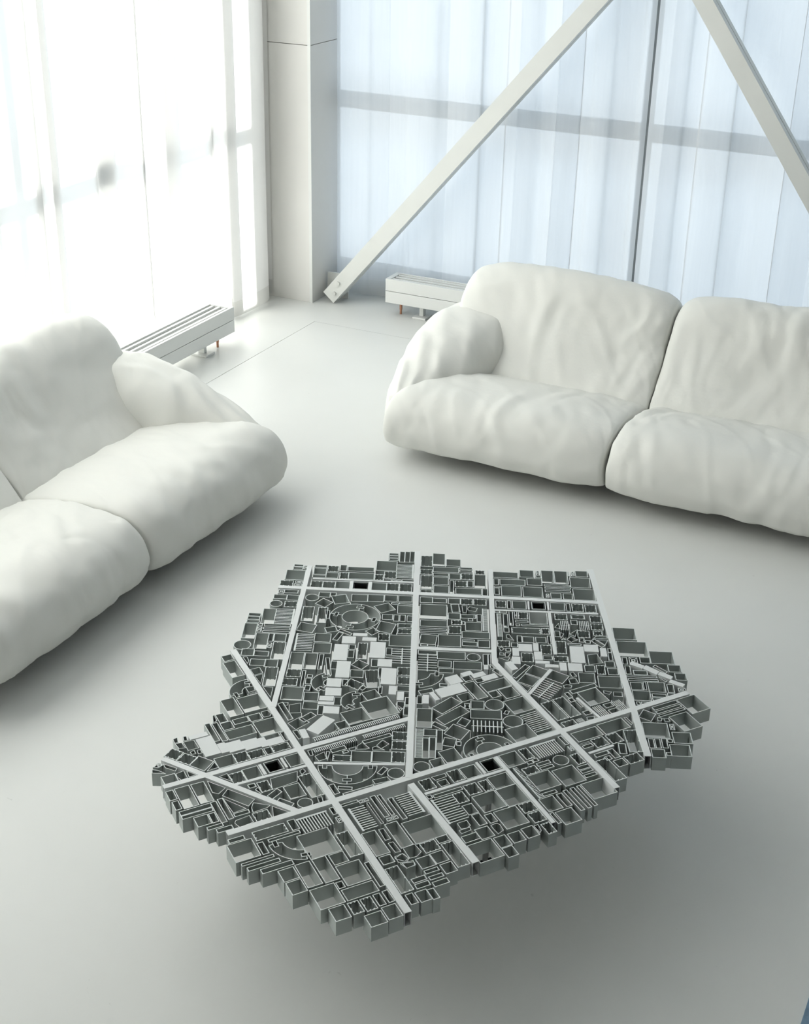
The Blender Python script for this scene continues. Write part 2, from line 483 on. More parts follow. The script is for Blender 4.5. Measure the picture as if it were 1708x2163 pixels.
def loft(name, stations, nring, material, parent, xf, flip, seed, amt):
    """stations: list of (center3, list of 3D ring points); caps closed with a pole"""
    V, F = [], []
    for ring in stations:
        V += ring
    ns = len(stations)
    for i in range(ns - 1):
        for j in range(nring):
            a = i * nring + j; b = i * nring + (j + 1) % nring
            F.append((a, b, b + nring, a + nring))
    for ring, base, rev in ((stations[0], 0, True), (stations[-1], (ns - 1) * nring, False)):
        c = sum((Vector(q) for q in ring), Vector()) / nring
        V.append(tuple(c)); k = len(V) - 1
        for j in range(nring):
            q = (base + j, base + (j + 1) % nring, k)
            F.append(q[::-1] if rev else q)
    me = bpy.data.meshes.new(name); me.from_pydata([tuple(v) for v in V], [], F); me.update()
    bm = bmesh.new(); bm.from_mesh(me)
    bmesh.ops.recalc_face_normals(bm, faces=bm.faces[:])
    bm.normal_update()
    off = [(v, v.normal.copy() * wrinkle(v.co, seed, amt)) for v in bm.verts]
    for v, q in off: v.co += q
    bm.verts.ensure_lookup_table()
    for v in bm.verts: v.co = xf(v.co)
    bmesh.ops.recalc_face_normals(bm, faces=bm.faces[:])
    for f in bm.faces: f.smooth = True
    bm.to_mesh(me); bm.free()
    return link(name, me, material, parent)

def ends(s, p):
    """pillow end factor: 1 in the middle, 0 at both ends"""
    return max(0.0, 1 - abs(2 * s - 1) ** p) ** (1 / p)

SEAT = [(0.040, 0.072), (-0.026, 0.125), (-0.030, 0.20), (0.015, 0.285), (0.12, 0.338), (0.30, 0.345), (0.50, 0.318), (0.66, 0.27), (0.78, 0.20), (0.76, 0.09), (0.40, 0.058)]
BACK = [(0.56, 0.16), (0.60, 0.27), (0.715, 0.40), (0.805, 0.52), (0.89, 0.645), (0.985, 0.715), (1.085, 0.720), (1.18, 0.655), (1.23, 0.50), (1.24, 0.28), (1.20, 0.09), (0.80, 0.085)]

def cushion(name, prof, u0, u1, pe, parent, xf, flip, seed, amt=0.010, crown=0.06, nu=104, nr=140, taper=None):
    ring0 = catmull(prof, nr)
    cd_ = sum(p[0] for p in ring0) / nr; cz = sum(p[1] for p in ring0) / nr
    st = []
    for i in range(nu + 1):
        # denser towards the ends
        s = 0.5 - 0.5 * math.cos(PI * (0.02 + 0.96 * i / nu))
        s0_ = 0.5 - 0.5 * math.cos(PI * 0.02); s = (s - s0_) / (1 - 2 * s0_)
        e = ends(min(max(s, 0.0008), 0.9992), pe)
        g = 0.55 + 0.45 * e                     # ends pull in, but keep a face
        if i in (0, nu): g = 0.50
        cr = 1 + crown * (math.sin(PI * s) - 0.6)
        u = u0 + (u1 - u0) * s
        ring = []
        for (dd, z) in ring0:
            k = g * cr
            zz = cz + (z - cz) * k; d2 = cd_ + (dd - cd_) * (0.5 * g + 0.5) * (1 + 0.3 * (cr - 1))
            if z < cz: zz = cz + (z - cz) * (0.35 + 0.65 * g)
            uu = u
            if taper: uu = taper(u, d2, zz)
            ring.append((uu, d2, zz))
        st.append(ring)
    return loft(name, st, nr, M['leather'], parent, xf, flip, seed, amt)

ARM = [(0.035, 0.020, 0.085, 0.20), (0.06, 0.008, 0.10, 0.255), (0.11, -0.012, 0.125, 0.300), (0.20, -0.045, 0.165, 0.345), (0.36, -0.080, 0.235, 0.405), (0.52, -0.105, 0.300, 0.465),
       (0.66, -0.115, 0.340, 0.505), (0.80, -0.110, 0.355, 0.535), (0.94, -0.100, 0.350, 0.535), (1.08, -0.070, 0.320, 0.505), (1.17, -0.01, 0.26, 0.44)]
def arm(name, parent, xf, flip, seed, mirror=None, ak=1.0):
    nr, nd = 96, 110; st = []
    def samp(t):
        x = t * (len(ARM) - 1); i = min(int(x), len(ARM) - 2); q = x - i; q = q
        return [ARM[i][k] * (1 - q) + ARM[i + 1][k] * q for k in range(4)]
    for i in range(nd + 1):
        t = i / nd; dd, ul, ur, zt = samp(t); ur = 0.09 + (ur - 0.09) * ak
        e = ends(min(max(t, 0.001), 0.999), 5.0); g = 0.25 + 0.75 * e
        uc = (ul + ur) / 2; hw = (ur - ul) / 2 * g; zb = 0.085; zc = (zt + zb) / 2; hz = (zt - zb) / 2 * g
        ring = []
        for j in range(nr):
            a = 2 * PI * j / nr; ca, sa = math.cos(a), math.sin(a)
            n_ = 2.8
            x = abs(ca) ** (2 / n_) * (1 if ca > 0 else -1); z = abs(sa) ** (2 / n_) * (1 if sa > 0 else -1)
            fold = (0.012 + 0.010 * noise.noise(Vector((dd * 3, x, seed)))) * math.sin(26 * (dd + 0.35 * x)) * max(0, 1 - abs(z - 0.5)) * min(1, max(0.0, 1.1 - dd))
            u = uc + x * hw * (1 + (0.10 * (1 - z * z)))
            if mirror is not None: u = mirror - u
            ring.append((u, dd, zc + z * hz + fold))
        st.append(ring)
    return loft(name, st, nr, M['leather'], parent, xf, flip, seed, 0.011)

def sofa(label, base, xf, flip, W, seed, ak):
    root = empty('sofa', base, label, 'sofa', None, 'white leather sofas')
    x2 = lambda p: xf(p) - Vector(base)
    E2 = 2 * W
    def tp1(u, dd, z):   # the seat gives way to the arm towards the back
        k = max(0.0, min(1.0, (W - u) / W)); lim = 0.02 + 0.30 * ak * max(0.0, dd - 0.05) / 0.6
        return u + k * k * max(0.0, lim) * 0.8
    def tp2(u, dd, z):
        return E2 - tp1(E2 - u, dd, z)
    cushion('seat_cushion', SEAT, 0.012, W - 0.004, 7, root, x2, flip, seed, taper=tp1)
    cushion('seat_cushion', SEAT, W + 0.004, E2 - 0.012, 7, root, x2, flip, seed + 1, taper=tp2)
    cushion('back_cushion', BACK, 0.035, W - 0.004, 5.5, root, x2, flip, seed + 2, 0.011, 0.05)
    cushion('back_cushion', BACK, W + 0.004, E2 - 0.035, 5.5, root, x2, flip, seed + 3, 0.011, 0.05)
    arm('armrest', root, x2, flip, seed + 4, None, ak)
    arm('armrest', root, x2, flip, seed + 5, E2, ak)
    # recessed underframe on the floor
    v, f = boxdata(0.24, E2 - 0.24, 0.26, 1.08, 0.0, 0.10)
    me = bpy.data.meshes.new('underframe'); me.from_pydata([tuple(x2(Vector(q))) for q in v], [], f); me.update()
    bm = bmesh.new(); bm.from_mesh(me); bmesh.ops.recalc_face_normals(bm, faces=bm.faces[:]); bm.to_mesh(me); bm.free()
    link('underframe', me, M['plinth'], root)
    return root
sofa('plump white leather sofa standing before the blue lit curtains, right of the radiator', (-1.664, 6.14, 0), lambda p: Vector((-2.800 + p[0], 5.555 + p[1], p[2])), False, 1.136, 3, 0.93)
sofa('plump white leather sofa at the left edge, before the glaring curtain', (-3.55, 3.97, 0), lambda p: Vector((-2.985 - p[1], 5.04 - p[0], p[2])), True, 1.07, 17, 0.62)

# ------------------------------------------------------------------ blue mat at the frame's corner
tag(box('floor_mat', -0.205, 1.2, 1.7, 3.2, 0.0, 0.008, M['mat_blue'], None, 0.002), 'blue woven floor mat, only a corner of it showing at lower right', 'mat')

# ------------------------------------------------------------------ coffee table: a city of aluminium profiles
# plan of the top in millimetres about the table's centre, read off the photograph's profiles:
# b tube, n ribbed tube, p closed cap, s screw profile, f fin block, c round tube, P odd tube,
# g ring sector, G full ring, L leg socket, R road bar
PLAN = """
b -826 616 31 13 6 -14
b -819 597 32 14 6 -14
s -791 623 16 7 10 -23
b -829 569 62 27 29 -65
n -810 492 42 18 16 -35
s -763 513 26 11 7 -15
s -756 493 27 12 7 -17
s -783 432 20 9 12 -27
b -763 441 43 19 9 -20
b -779 395 42 18 12 -26
b -736 413 38 16 14 -32
c -741 344 22
n -722 373 40 17 16 -35
f -723 317 59 26 42 -94 1 11 R
b -789 246 38 16 8 -17
b -780 225 38 16 7 -16
b -771 205 39 17 6 -14
b -760 295 40 17 41 -90
b -766 184 39 17 39 -87
b -723 201 12 5 5 -11
s -717 183 16 7 13 -30
b -706 211 80 34 6 -13
b -697 190 81 35 5 -11
b -689 170 82 35 5 -11
b -699 147 39 17 40 -88
b -660 164 15 6 20 -45
b -643 171 36 15 19 -42
s -636 113 15 6 13 -28
n -620 126 37 16 43 -95
c -701 62 29
b -688 42 36 16 17 -37
b -646 49 43 18 12 -26
b -632 3 45 19 15 -34
b -589 22 38 16 18 -40
P -663 1 -649 9 -631 -8 -624 -29
n -564 -16 36 16 44 -97
P -602 -52 -581 -26 -553 -50 -572 -77
P -570 -78 -551 -52 -526 -110
P -518 -116 -485 -103 -461 -159
b -723 -30 20 27 26 -21
b -696 -62 24 32 72 -57
g -533 -154 69 30 132 -126
P -562 -146 -541 -127 -523 -145 -536 -167
b -534 -174 15 20 5 -4
b -589 -244 25 34 74 -59
b -551 -213 43 57 63 -50
b -561 -315 15 20 36 -29
P -567 -323 -565 -313 -539 -337 -544 -354
b -524 -347 20 27 30 -24
b -563 -371 10 13 74 -59
b -545 -358 10 13 76 -60
b -491 -375 51 69 35 -27
b -502 -314 28 37 20 -16
b -473 -274 23 30 26 -21
P -450 -237 -437 -219 -415 -229 -413 -242 -426 -258 -439 -249
b -441 -297 40 54 61 -48
p -571 -445 34 45 16 -13
p -543 -449 29 39 74 -58
p -477 -439 15 20 39 -31
p -458 -425 28 38 39 -31
p -421 -396 29 39 38 -30
p -387 -363 14 19 37 -29
p -361 -357 29 40 26 -20
b -378 -343 29 39 20 -16
b -344 -303 12 17 36 -29
n -332 -375 31 42 25 -20
b -345 -393 13 17 25 -20
n -378 -432 28 37 28 -22
n -410 -458 24 32 35 -28
b -446 -501 33 45 39 -31
P -432 -561 -437 -510 -410 -527
b -492 -509 53 -2 1 -50
n -534 -517 45 0 -1 -41
n -579 -515 41 -1 1 -41
P -570 -474 -547 -449 -511 -476 -532 -503
P -587 -492 -570 -477 -544 -494 -560 -508
P -604 -476 -597 -460 -579 -481 -587 -492
P -586 -451 -577 -443 -561 -459 -569 -470
P -525 -505 -519 -490 -503 -503 -513 -514
P -512 -489 -505 -479 -488 -492 -498 -503
P -563 -586 -512 -585 -509 -600 -544 -601
P -577 -615 -572 -587 -556 -591 -560 -609
P -574 -623 -554 -618 -524 -621 -563 -639
b -530 -641 24 32 32 -25
P -503 -609 -491 -585 -460 -609 -472 -627 -492 -620
P -485 -583 -443 -586 -461 -606
b -480 -691 12 17 34 -27
b -439 -720 10 14 30 -24
b -466 -670 25 34 74 -59
b -437 -632 23 30 72 -57
P -408 -595 -343 -597 -345 -631 -365 -634
P -337 -599 -245 -603 -244 -639 -334 -633
P -328 -640 -243 -648 -266 -683
b -346 -673 10 13 75 -59
b -336 -653 9 12 74 -58
b -398 -746 53 72 14 -11
b -382 -759 52 70 11 -9
b -349 -750 23 31 33 -26
b -323 -717 10 14 32 -26
b -296 -766 26 35 10 -8
b -269 -762 26 35 13 -10
b -264 -684 26 34 11 -9
P -244 -707 -222 -669 -195 -689 -217 -727 -240 -718
n -219 -661 26 35 30 -23
P -243 -618 -193 -606 -195 -620 -219 -657 -235 -641
P -189 -607 -128 -607 -161 -649
P -389 -566 -375 -540 -339 -567
n -369 -544 23 31 37 -29
b -347 -510 28 38 40 -32
L -312 -453 29 39 41 -32
b -273 -400 26 36 42 -33
p -319 -468 6 8 40 -32
p -280 -411 4 6 39 -31
P -256 -506 -205 -439 -181 -480 -205 -520 -225 -547
n -279 -540 19 25 36 -29
b -296 -560 12 16 13 -10
P -268 -568 -266 -553 -240 -570 -243 -577
b -216 -535 20 -6 -7 -41
b -204 -522 28 37 47 -37
n -192 -461 22 30 83 -65
P -202 -436 -198 -421 -183 -429 -185 -451
b -188 -568 47 -2 1 -17
c -115 -554 22
P -99 -518 -88 -507 -71 -528 -77 -542
s -578 -596 8 11 14 -11
b -219 -783 26 35 12 -10
b -209 -804 41 55 58 -46
n -178 -729 54 73 29 -23
b -120 -644 12 16 34 -27
f -103 -629 54 73 49 -38 2 11 T
b -46 -544 7 10 24 -19
s -14 -572 11 15 22 -17
b -126 -734 53 72 9 -7
g -54 -687 88 51 -131 -48
b -65 -688 53 71 80 -63
b -144 -760 10 13 38 -30
b -137 -848 53 71 7 -6
b -116 -854 53 71 11 -9
b -82 -844 52 70 14 -11
b -39 -829 25 34 36 -28
b 2 -859 24 33 38 -30
b -12 -790 24 33 73 -58
b 16 -751 23 31 76 -60
b 46 -715 24 33 33 -26
b 83 -745 40 53 63 -50
b 68 -854 40 54 60 -48
b 139 -817 52 70 33 -26
b 113 -799 10 14 19 -15
b 143 -891 25 33 38 -30
n 175 -853 17 23 34 -27
n 196 -825 17 23 37 -29
b 217 -796 11 15 34 -27
b 232 -774 9 13 35 -27
b 233 -872 27 36 34 -27
b 257 -827 23 31 37 -29
n 22 -633 22 29 79 -62
b 143 -699 8 11 77 -61
b -25 -516 29 40 7 -6
s 8 -479 17 24 12 -9
f 0 -524 29 38 81 -64 1 11 L
b 34 -476 4 5 77 -61
b 30 -449 9 12 76 -60
b 45 -434 6 8 74 -59
b 77 -433 8 11 77 -61
s 110 -512 21 28 12 -9
f 87 -415 30 40 77 -61 1 11 R
b 82 -600 24 32 77 -61
P 113 -562 124 -550 162 -580 151 -595
b 120 -537 21 29 83 -66
P 161 -601 171 -587 209 -614 196 -626
P 203 -599 224 -568 256 -589 253 -613 239 -629
b 166 -663 20 26 25 -20
P 200 -641 214 -617 237 -627 235 -645 207 -648
P 230 -656 250 -629 265 -643 250 -668
n 201 -696 21 29 78 -62
b 157 -511 55 75 73 -58
n 237 -565 26 35 32 -25
b 264 -524 20 27 19 -15
n 288 -540 21 28 78 -62
b 254 -625 24 33 33 -26
b 278 -589 22 30 33 -26
b 319 -615 20 27 30 -24
b 293 -655 23 31 10 -8
b 313 -670 23 31 10 -8
b 330 -685 25 34 14 -11
b 277 -699 23 31 13 -10
b 294 -713 23 31 13 -11
b 289 -758 12 16 30 -24
b 307 -740 19 26 31 -24
b 330 -716 11 15 30 -24
P 204 -643 213 -618 239 -628 240 -647 220 -657
P 224 -658 254 -633 265 -646 250 -667
b 381 -161 42 57 58 -46
b 435 -105 41 55 61 -48
b 447 -216 27 36 10 -8
b 492 -54 23 30 12 -10
b 507 -66 22 30 10 -8
b 523 -81 23 31 10 -8
b 529 -125 46 61 57 -45
b 449 -244 27 36 46 -37
b 484 -199 10 14 46 -37
b 495 -175 7 10 75 -59
b 509 -156 7 10 75 -59
b 522 -138 6 8 74 -59
b 498 -287 6 9 36 -29
b 509 -275 31 42 45 -36
n 118 -324 21 29 37 -29
P 141 -290 169 -254 181 -266 160 -299
P 163 -301 182 -276 203 -293 186 -317
n 170 -249 22 30 40 -32
b 196 -218 29 39 41 -32
p 225 -171 5 7 45 -36
L 233 -160 29 39 43 -34
b 181 -362 53 72 10 -8
n 238 -286 24 32 35 -28
n 268 -249 16 22 37 -29
b 283 -220 37 50 45 -36
f 184 -385 38 51 90 -71 1 11 L
n 227 -334 19 26 35 -28
b 272 -368 18 24 33 -26
b 280 -319 42 57 60 -47
b 326 -260 40 54 63 -50
b 359 -353 42 56 61 -48
n 407 -291 25 33 31 -25
n 445 -316 22 29 33 -26
b 311 -392 14 19 38 -30
b 342 -376 13 18 29 -23
P 289 -441 308 -415 327 -431 324 -446 310 -459
P 373 -407 384 -389 396 -391 414 -409 407 -432 387 -419
b 343 -445 24 32 34 -27
b 323 -488 27 37 21 -17
b 352 -514 43 58 59 -46
b 401 -453 21 28 34 -27
b 428 -421 22 29 31 -25
b 452 -384 21 29 33 -26
b 438 -482 18 25 30 -24
n 493 -341 15 21 34 -27
P 477 -356 486 -342 504 -362 505 -377
P 306 -467 327 -438 337 -449 320 -477
b 166 -373 8 11 12 -9
b 272 -108 33 45 50 -39
n 312 -56 16 22 40 -31
b 354 -97 11 14 11 -9
b 365 -79 9 13 11 -9
b 383 -93 25 34 11 -9
b 399 -107 25 34 10 -8
n 355 -137 26 35 25 -19
f 331 -145 8 11 119 -94 1 24 L
f 334 -27 53 72 49 -39 2 12 T
b 392 60 7 9 34 -27
s 432 27 8 11 20 -16
c 440 -43 24
n 455 -10 15 21 38 -30
b 420 93 52 70 36 -28
b 474 171 53 71 41 -33
n 483 89 25 34 32 -25
n 514 131 23 31 35 -28
b 462 56 18 24 4 -3
b 471 49 19 26 11 -9
b 338 308 55 75 15 -12
b 363 307 41 56 62 -49
n 285 199 23 32 78 -62
n 309 236 23 31 82 -65
b 329 286 8 11 23 -18
b 349 262 10 13 15 -12
b 373 262 4 5 28 -22
b 413 217 14 18 15 -12
f 429 254 19 26 46 -36 2 5 C
b 455 285 17 22 16 -13
b 479 263 18 25 17 -13
f 473 309 18 25 44 -35 2 5 C
n 375 131 26 35 24 -19
f 407 168 14 19 23 -18 2 5 C
b 159 384 18 -4 -13 -85
b 183 392 57 -6 -5 -54
b 179 333 53 -5 -5 -52
P 175 277 227 268 226 238
b 250 393 59 -8 -4 -51
f 246 334 65 -12 -12 -102 1 9 C
P 303 403 312 416 332 396 321 382
P 311 369 331 385 352 361 327 345
P 309 328 321 340 336 340 338 324 318 314
P 430 358 458 365 457 345 437 345
P 460 367 487 378 498 352 469 342
P 432 197 453 213 460 196 441 182
P 569 231 566 220 532 248 541 253
b 327 418 47 20 23 -51
b 388 429 66 29 27 -60
n 553 183 34 19 52 -95
b 561 112 19 8 21 -45
b 516 27 26 36 12 -10
b 543 65 11 15 34 -27
b 575 23 19 26 25 -19
n 595 56 29 39 30 -24
n 531 -2 23 31 81 -64
b 546 29 11 15 13 -11
b 649 416 40 54 65 -51
b 655 314 39 52 64 -51
b 593 340 54 73 13 -11
b 610 323 54 73 10 -8
b 624 309 56 75 8 -6
b 574 315 41 -5 -1 -44
b 334 734 68 29 30 -67
b 373 659 89 38 38 -84
b 487 649 70 30 30 -68
b 421 572 14 6 17 -38
s 440 582 26 11 15 -34
b 472 599 30 13 14 -31
p 457 561 46 -6 -1 -21
p 505 561 51 -16 -3 -24
p 557 546 46 -9 -2 -21
p 601 517 48 -6 -2 -20
b 566 597 37 16 17 -37
b 600 560 32 14 16 -35
b 531 577 47 -20 -3 -12
b 446 526 15 6 19 -43
b 478 514 40 17 10 -21
b 468 479 87 37 4 -9
b 479 461 86 37 5 -11
P 562 513 568 516 594 507 591 495
b 491 442 34 15 17 -37
b 539 468 48 21 22 -49
b 527 462 7 3 17 -38
b 597 485 18 8 18 -41
s 633 482 22 10 9 -19
b 511 400 50 22 22 -49
b 571 413 40 17 7 -15
b 579 392 36 15 7 -15
b 613 438 20 8 7 -17
b 542 347 10 4 7 -14
b 556 354 26 11 5 -12
b 590 249 69 30 32 -70
s 665 279 14 6 13 -28
b 685 242 50 22 23 -50
b 632 176 14 6 19 -42
b 649 185 14 6 19 -42
b 667 194 14 6 19 -42
b 684 200 13 6 6 -13
b 655 131 36 15 17 -37
b 697 178 53 23 23 -51
b 700 135 13 6 6 -13
P 623 297 640 299 642 282 631 276
P 641 300 656 308 667 293 651 284
b -758 648 40 17 7 -16
b -749 625 41 18 19 -41
b -729 578 43 19 7 -15
n -713 664 36 15 17 -39
b -695 618 40 17 16 -36
b -677 691 22 9 18 -40
n -652 641 29 13 19 -42
b -647 692 86 37 13 -28
b -625 655 84 36 19 -41
b -576 781 68 29 29 -66
n -536 687 28 12 17 -37
n -515 722 39 17 20 -44
b -563 855 32 14 6 -14
b -554 837 32 14 6 -13
b -545 819 31 13 6 -13
b -533 884 17 7 33 -74
b -516 893 17 7 33 -74
b -500 902 16 7 33 -74
f -501 792 57 25 43 -95 1 11 R
b -494 671 25 11 6 -13
s -467 683 32 14 6 -13
b -434 699 40 17 6 -13
n -712 538 39 17 19 -43
n -674 555 41 18 19 -43
b -634 576 48 20 20 -45
L -580 602 53 23 21 -47
p -591 601 12 5 24 -54
p -529 626 11 5 24 -54
b -517 627 49 21 21 -47
n -470 649 40 17 21 -47
n -428 667 40 17 22 -49
c -652 438 24
b -648 481 37 16 13 -30
b -613 498 19 8 9 -21
b -599 478 39 34 38 -44
b -542 523 51 22 20 -43
b -491 547 51 22 20 -43
b -438 571 41 17 17 -38
b -394 591 43 19 17 -38
b -615 451 42 -9 -8 -44
n -648 371 35 15 39 -87
n -599 390 29 12 41 -92
G -460 391 87 45
b -386 450 32 14 14 -31
b -350 465 16 7 17 -38
b -332 475 17 7 17 -38
b -308 481 17 7 15 -33
b -367 528 50 22 22 -48
b -436 484 33 45 42 -30
b -372 408 56 5 13 -63
b -370 549 43 19 4 -8
b -394 536 23 10 4 -10
n -314 421 44 19 11 -24
n -299 391 43 18 12 -27
b -604 276 56 9 11 -52
b -516 280 27 26 21 -23
b -467 299 49 -8 0 -14
b -462 279 17 2 4 -51
b -374 358 31 -14 -13 -32
f -581 208 53 23 45 -100 1 11 L
b -527 236 49 21 22 -48
b -501 182 53 23 25 -55
p -416 295 44 19 8 -18
p -438 260 42 18 18 -40
p -377 286 44 19 9 -21
p -437 206 42 18 40 -89
p -340 272 47 20 40 -88
p -381 119 41 18 39 -87
p -361 17 43 18 19 -43
p -340 -31 46 20 18 -39
p -334 -80 41 18 10 -23
p -324 -108 45 19 7 -15
p -296 -123 45 19 16 -35
p -272 191 43 19 18 -40
p -237 150 45 19 38 -85
p -171 69 22 9 20 -44
p -133 51 20 9 19 -43
n -373 250 28 12 40 -88
b -393 224 19 8 11 -25
b -381 194 18 8 18 -40
b -325 159 42 -9 -6 -38
b -320 96 38 16 18 -39
n -279 114 36 22 53 -86
b -289 182 19 8 18 -39
b -245 146 9 4 24 -54
b -278 265 17 7 17 -38
f -261 275 60 26 40 -88 1 7 C
n -194 179 38 17 19 -42
n -170 130 38 16 17 -39
b -148 81 37 16 12 -26
b -305 343 69 30 28 -62
n -340 332 33 14 17 -38
b -538 98 40 17 40 -90
b -495 116 37 16 39 -87
b -451 132 12 5 37 -83
b -424 120 11 6 55 -87
n -498 5 41 18 17 -39
n -484 -45 42 18 16 -36
b -451 21 9 4 37 -83
b -461 -87 61 26 30 -66
b -426 7 15 6 6 -14
b -421 -12 16 7 14 -30
b -403 -48 15 6 11 -25
g -341 0 60 22 136 -99
b -386 -83 41 18 19 -41
b -363 -129 42 18 16 -36
n -296 51 51 -8 0 -39
b -315 35 15 6 15 -33
b -247 14 4 20 15 -5
b -398 112 18 8 19 -42
b -198 54 10 4 17 -38
b -110 4 21 9 15 -33
b -98 37 13 6 16 -36
P -574 385 -554 389 -530 338 -544 337
b -258 221 44 19 4 -9
g -215 -50 56 19 128 -102
b -229 -6 28 39 36 -27
b -208 -54 56 70 75 -61
b -235 -131 44 58 54 -42
b -224 -186 20 28 29 -22
p -274 -166 45 -5 -9 -89
p -302 -266 15 14 34 -33
b -98 36 14 6 18 -40
b -80 -11 16 7 18 -41
b -426 -176 9 14 72 -61
P -394 -165 -366 -138 -339 -185 -371 -205
P -349 -251 -332 -202 -292 -215 -309 -269
b -330 -215 15 47 23 -8
b -312 -127 15 7 20 -43
b -291 -63 20 9 18 -40
P -317 -278 -304 -266 -272 -293 -278 -307
P -415 -164 -401 -154 -393 -170 -403 -176
P -205 -214 -202 -195 -192 -223 -215 -247
n -153 -325 49 21 12 -26
b -115 -283 54 23 21 -47
b -60 -257 51 22 21 -47
n -9 -233 35 15 21 -46
n -52 -144 41 18 17 -37
n -32 -186 40 17 16 -36
P -64 -227 -60 -193 -32 -203 -43 -238
P -113 -256 -107 -231 -73 -248 -78 -256 -106 -273
P -129 -277 -114 -258 -106 -273 -118 -288
P -70 -241 -63 -230 -28 -235 -63 -254
P -198 -356 -183 -322 -159 -349 -174 -372
P -180 -320 -168 -314 -153 -358 -155 -359
g -91 -353 85 45 -153 27
b 1 -309 16 -2 -3 -34
c 46 -319 25
P -1 -378 31 -344 51 -356 17 -392
b -70 -447 36 15 5 -11
P -229 -343 -220 -331 -201 -353 -209 -362
P -110 -9 -77 -21 -78 -39
f -246 -282 168 227 14 -11 2 46 T
f -219 -331 83 112 14 -11 2 24 T
f -123 -203 83 112 13 -10 2 24 T
b -173 -307 27 37 14 -11
b -137 -299 10 13 8 -7
b -110 -227 54 73 12 -9
b -43 -471 56 75 11 -8
b -96 -456 9 13 35 -28
n -451 893 38 17 33 -74
b -421 930 41 17 39 -86
b -359 912 48 21 21 -47
n -410 799 40 17 15 -34
n -389 759 39 17 40 -89
n -347 663 40 17 8 -17
b -376 836 84 36 15 -33
b -290 877 41 18 5 -11
b -282 859 41 18 6 -13
b -356 794 50 22 8 -19
b -344 769 49 21 22 -49
b -317 713 49 21 21 -47
b -304 818 36 16 17 -38
n -267 838 39 17 18 -39
b -281 771 12 5 38 -85
n -264 778 38 16 17 -38
b -225 799 18 8 18 -40
n -232 883 31 13 12 -26
b -222 853 37 16 39 -88
b -241 733 83 36 17 -37
b -156 772 17 7 19 -43
b -324 617 39 17 16 -35
b -282 629 44 19 12 -26
b -303 574 84 36 40 -88
b -257 478 83 36 17 -38
b -236 430 82 36 4 -9
b -228 411 82 35 5 -10
b -234 655 40 17 15 -34
b -209 620 23 14 27 -46
n -197 672 39 17 16 -36
n -155 692 40 17 17 -38
P -173 630 -155 639 -138 596 -149 586
P -146 638 -116 640 -112 614 -140 611 -149 618
b -192 563 37 16 17 -37
b -151 575 46 20 10 -22
b -102 599 14 6 19 -42
f -102 643 16 7 60 -133 1 34 L
b -117 560 14 6 6 -13
n -163 525 31 13 12 -26
b -117 536 50 22 23 -50
n -156 486 38 16 19 -43
b -102 474 84 36 17 -37
b -215 396 51 17 19 -56
b -163 419 68 29 29 -65
b -75 416 45 19 10 -22
b -33 449 35 15 18 -40
b -80 429 36 15 3 -7
b -190 340 20 9 5 -12
b -169 349 24 11 5 -11
b -180 301 55 23 9 -20
b -109 592 6 3 8 -19
b -128 534 8 3 8 -18
f -171 284 55 24 43 -96 1 7 C
b -122 323 83 36 18 -40
c -4 346 23
b -97 274 39 17 15 -34
b -52 294 83 36 19 -42
b -76 235 42 18 10 -23
b 16 376 14 6 26 -57
p 43 317 14 6 11 -24
b 32 385 5 2 36 -81
g -123 177 82 40 -61 24
b -37 156 24 10 7 -15
b -78 87 31 33 15 -15
p -56 73 18 8 20 -45
b -69 62 14 6 18 -40
b 26 105 42 -14 -28 -83
b 71 75 37 -17 -38 -97
b 88 114 37 16 17 -38
c 161 127 30
b 106 70 86 37 19 -41
n 77 92 14 6 12 -26
f 131 20 88 38 24 -54 2 8 C
b 100 20 30 -4 -1 -36
b -40 -1 42 18 40 -89
f 1 -97 22 10 60 -133 1 26 L
b 24 -88 34 15 14 -31
b 61 -75 15 7 40 -90
b 40 -130 17 8 41 -90
b 57 -118 17 7 41 -91
b 37 -39 48 -10 -2 -19
b 91 -24 57 -8 -4 -58
b 96 -99 36 8 10 -38
b 137 -101 12 5 7 -17
b 142 -132 47 -37 -32 -41
b 128 -192 31 -30 -24 -30
c 244 73 31
c 98 -258 25
b 203 115 12 1 1 -18
g 241 -95 79 41 52 -125
p -37 191 27 36 36 -29
p -3 238 22 29 18 -14
p 29 246 27 36 19 -15
p 63 249 30 41 21 -17
p -35 114 54 73 39 -31
p -44 91 10 13 37 -30
b 10 219 16 22 21 -17
b 51 227 15 20 16 -13
b 28 188 23 30 75 -59
b 76 210 53 72 38 -30
b 117 178 18 25 26 -20
b 139 209 29 38 43 -34
b 178 155 42 57 58 -46
b 37 120 25 34 31 -25
f 249 111 33 45 80 -63 1 11 N
b 239 21 44 59 59 -46
b 336 40 38 51 8 -6
b -172 905 82 35 17 -38
b -92 960 46 20 21 -46
s -39 983 13 6 13 -28
b -25 951 17 7 6 -14
b -23 995 40 17 38 -84
b 20 1013 43 18 38 -84
s 64 1031 7 3 14 -31
s 75 1037 12 5 14 -31
b 87 1050 40 17 17 -37
b 87 994 65 28 29 -65
b 125 922 69 30 32 -71
b -149 858 15 7 18 -40
b -129 866 82 35 16 -37
b -46 916 48 21 20 -44
b -127 810 19 8 3 -8
b -122 797 16 7 19 -41
b -106 823 64 28 29 -64
b -36 852 63 27 29 -65
b 24 905 84 36 4 -9
b 34 888 82 35 4 -9
b 42 869 82 35 5 -12
s 53 844 12 5 11 -24
b 67 857 33 14 15 -34
b 107 874 29 13 15 -34
n -82 716 32 14 18 -41
b -47 735 12 5 21 -48
b -31 743 43 19 22 -49
p 16 764 6 2 23 -51
L 28 769 45 20 21 -46
p 78 790 6 3 23 -50
b 89 793 45 20 21 -47
b 140 812 12 5 21 -46
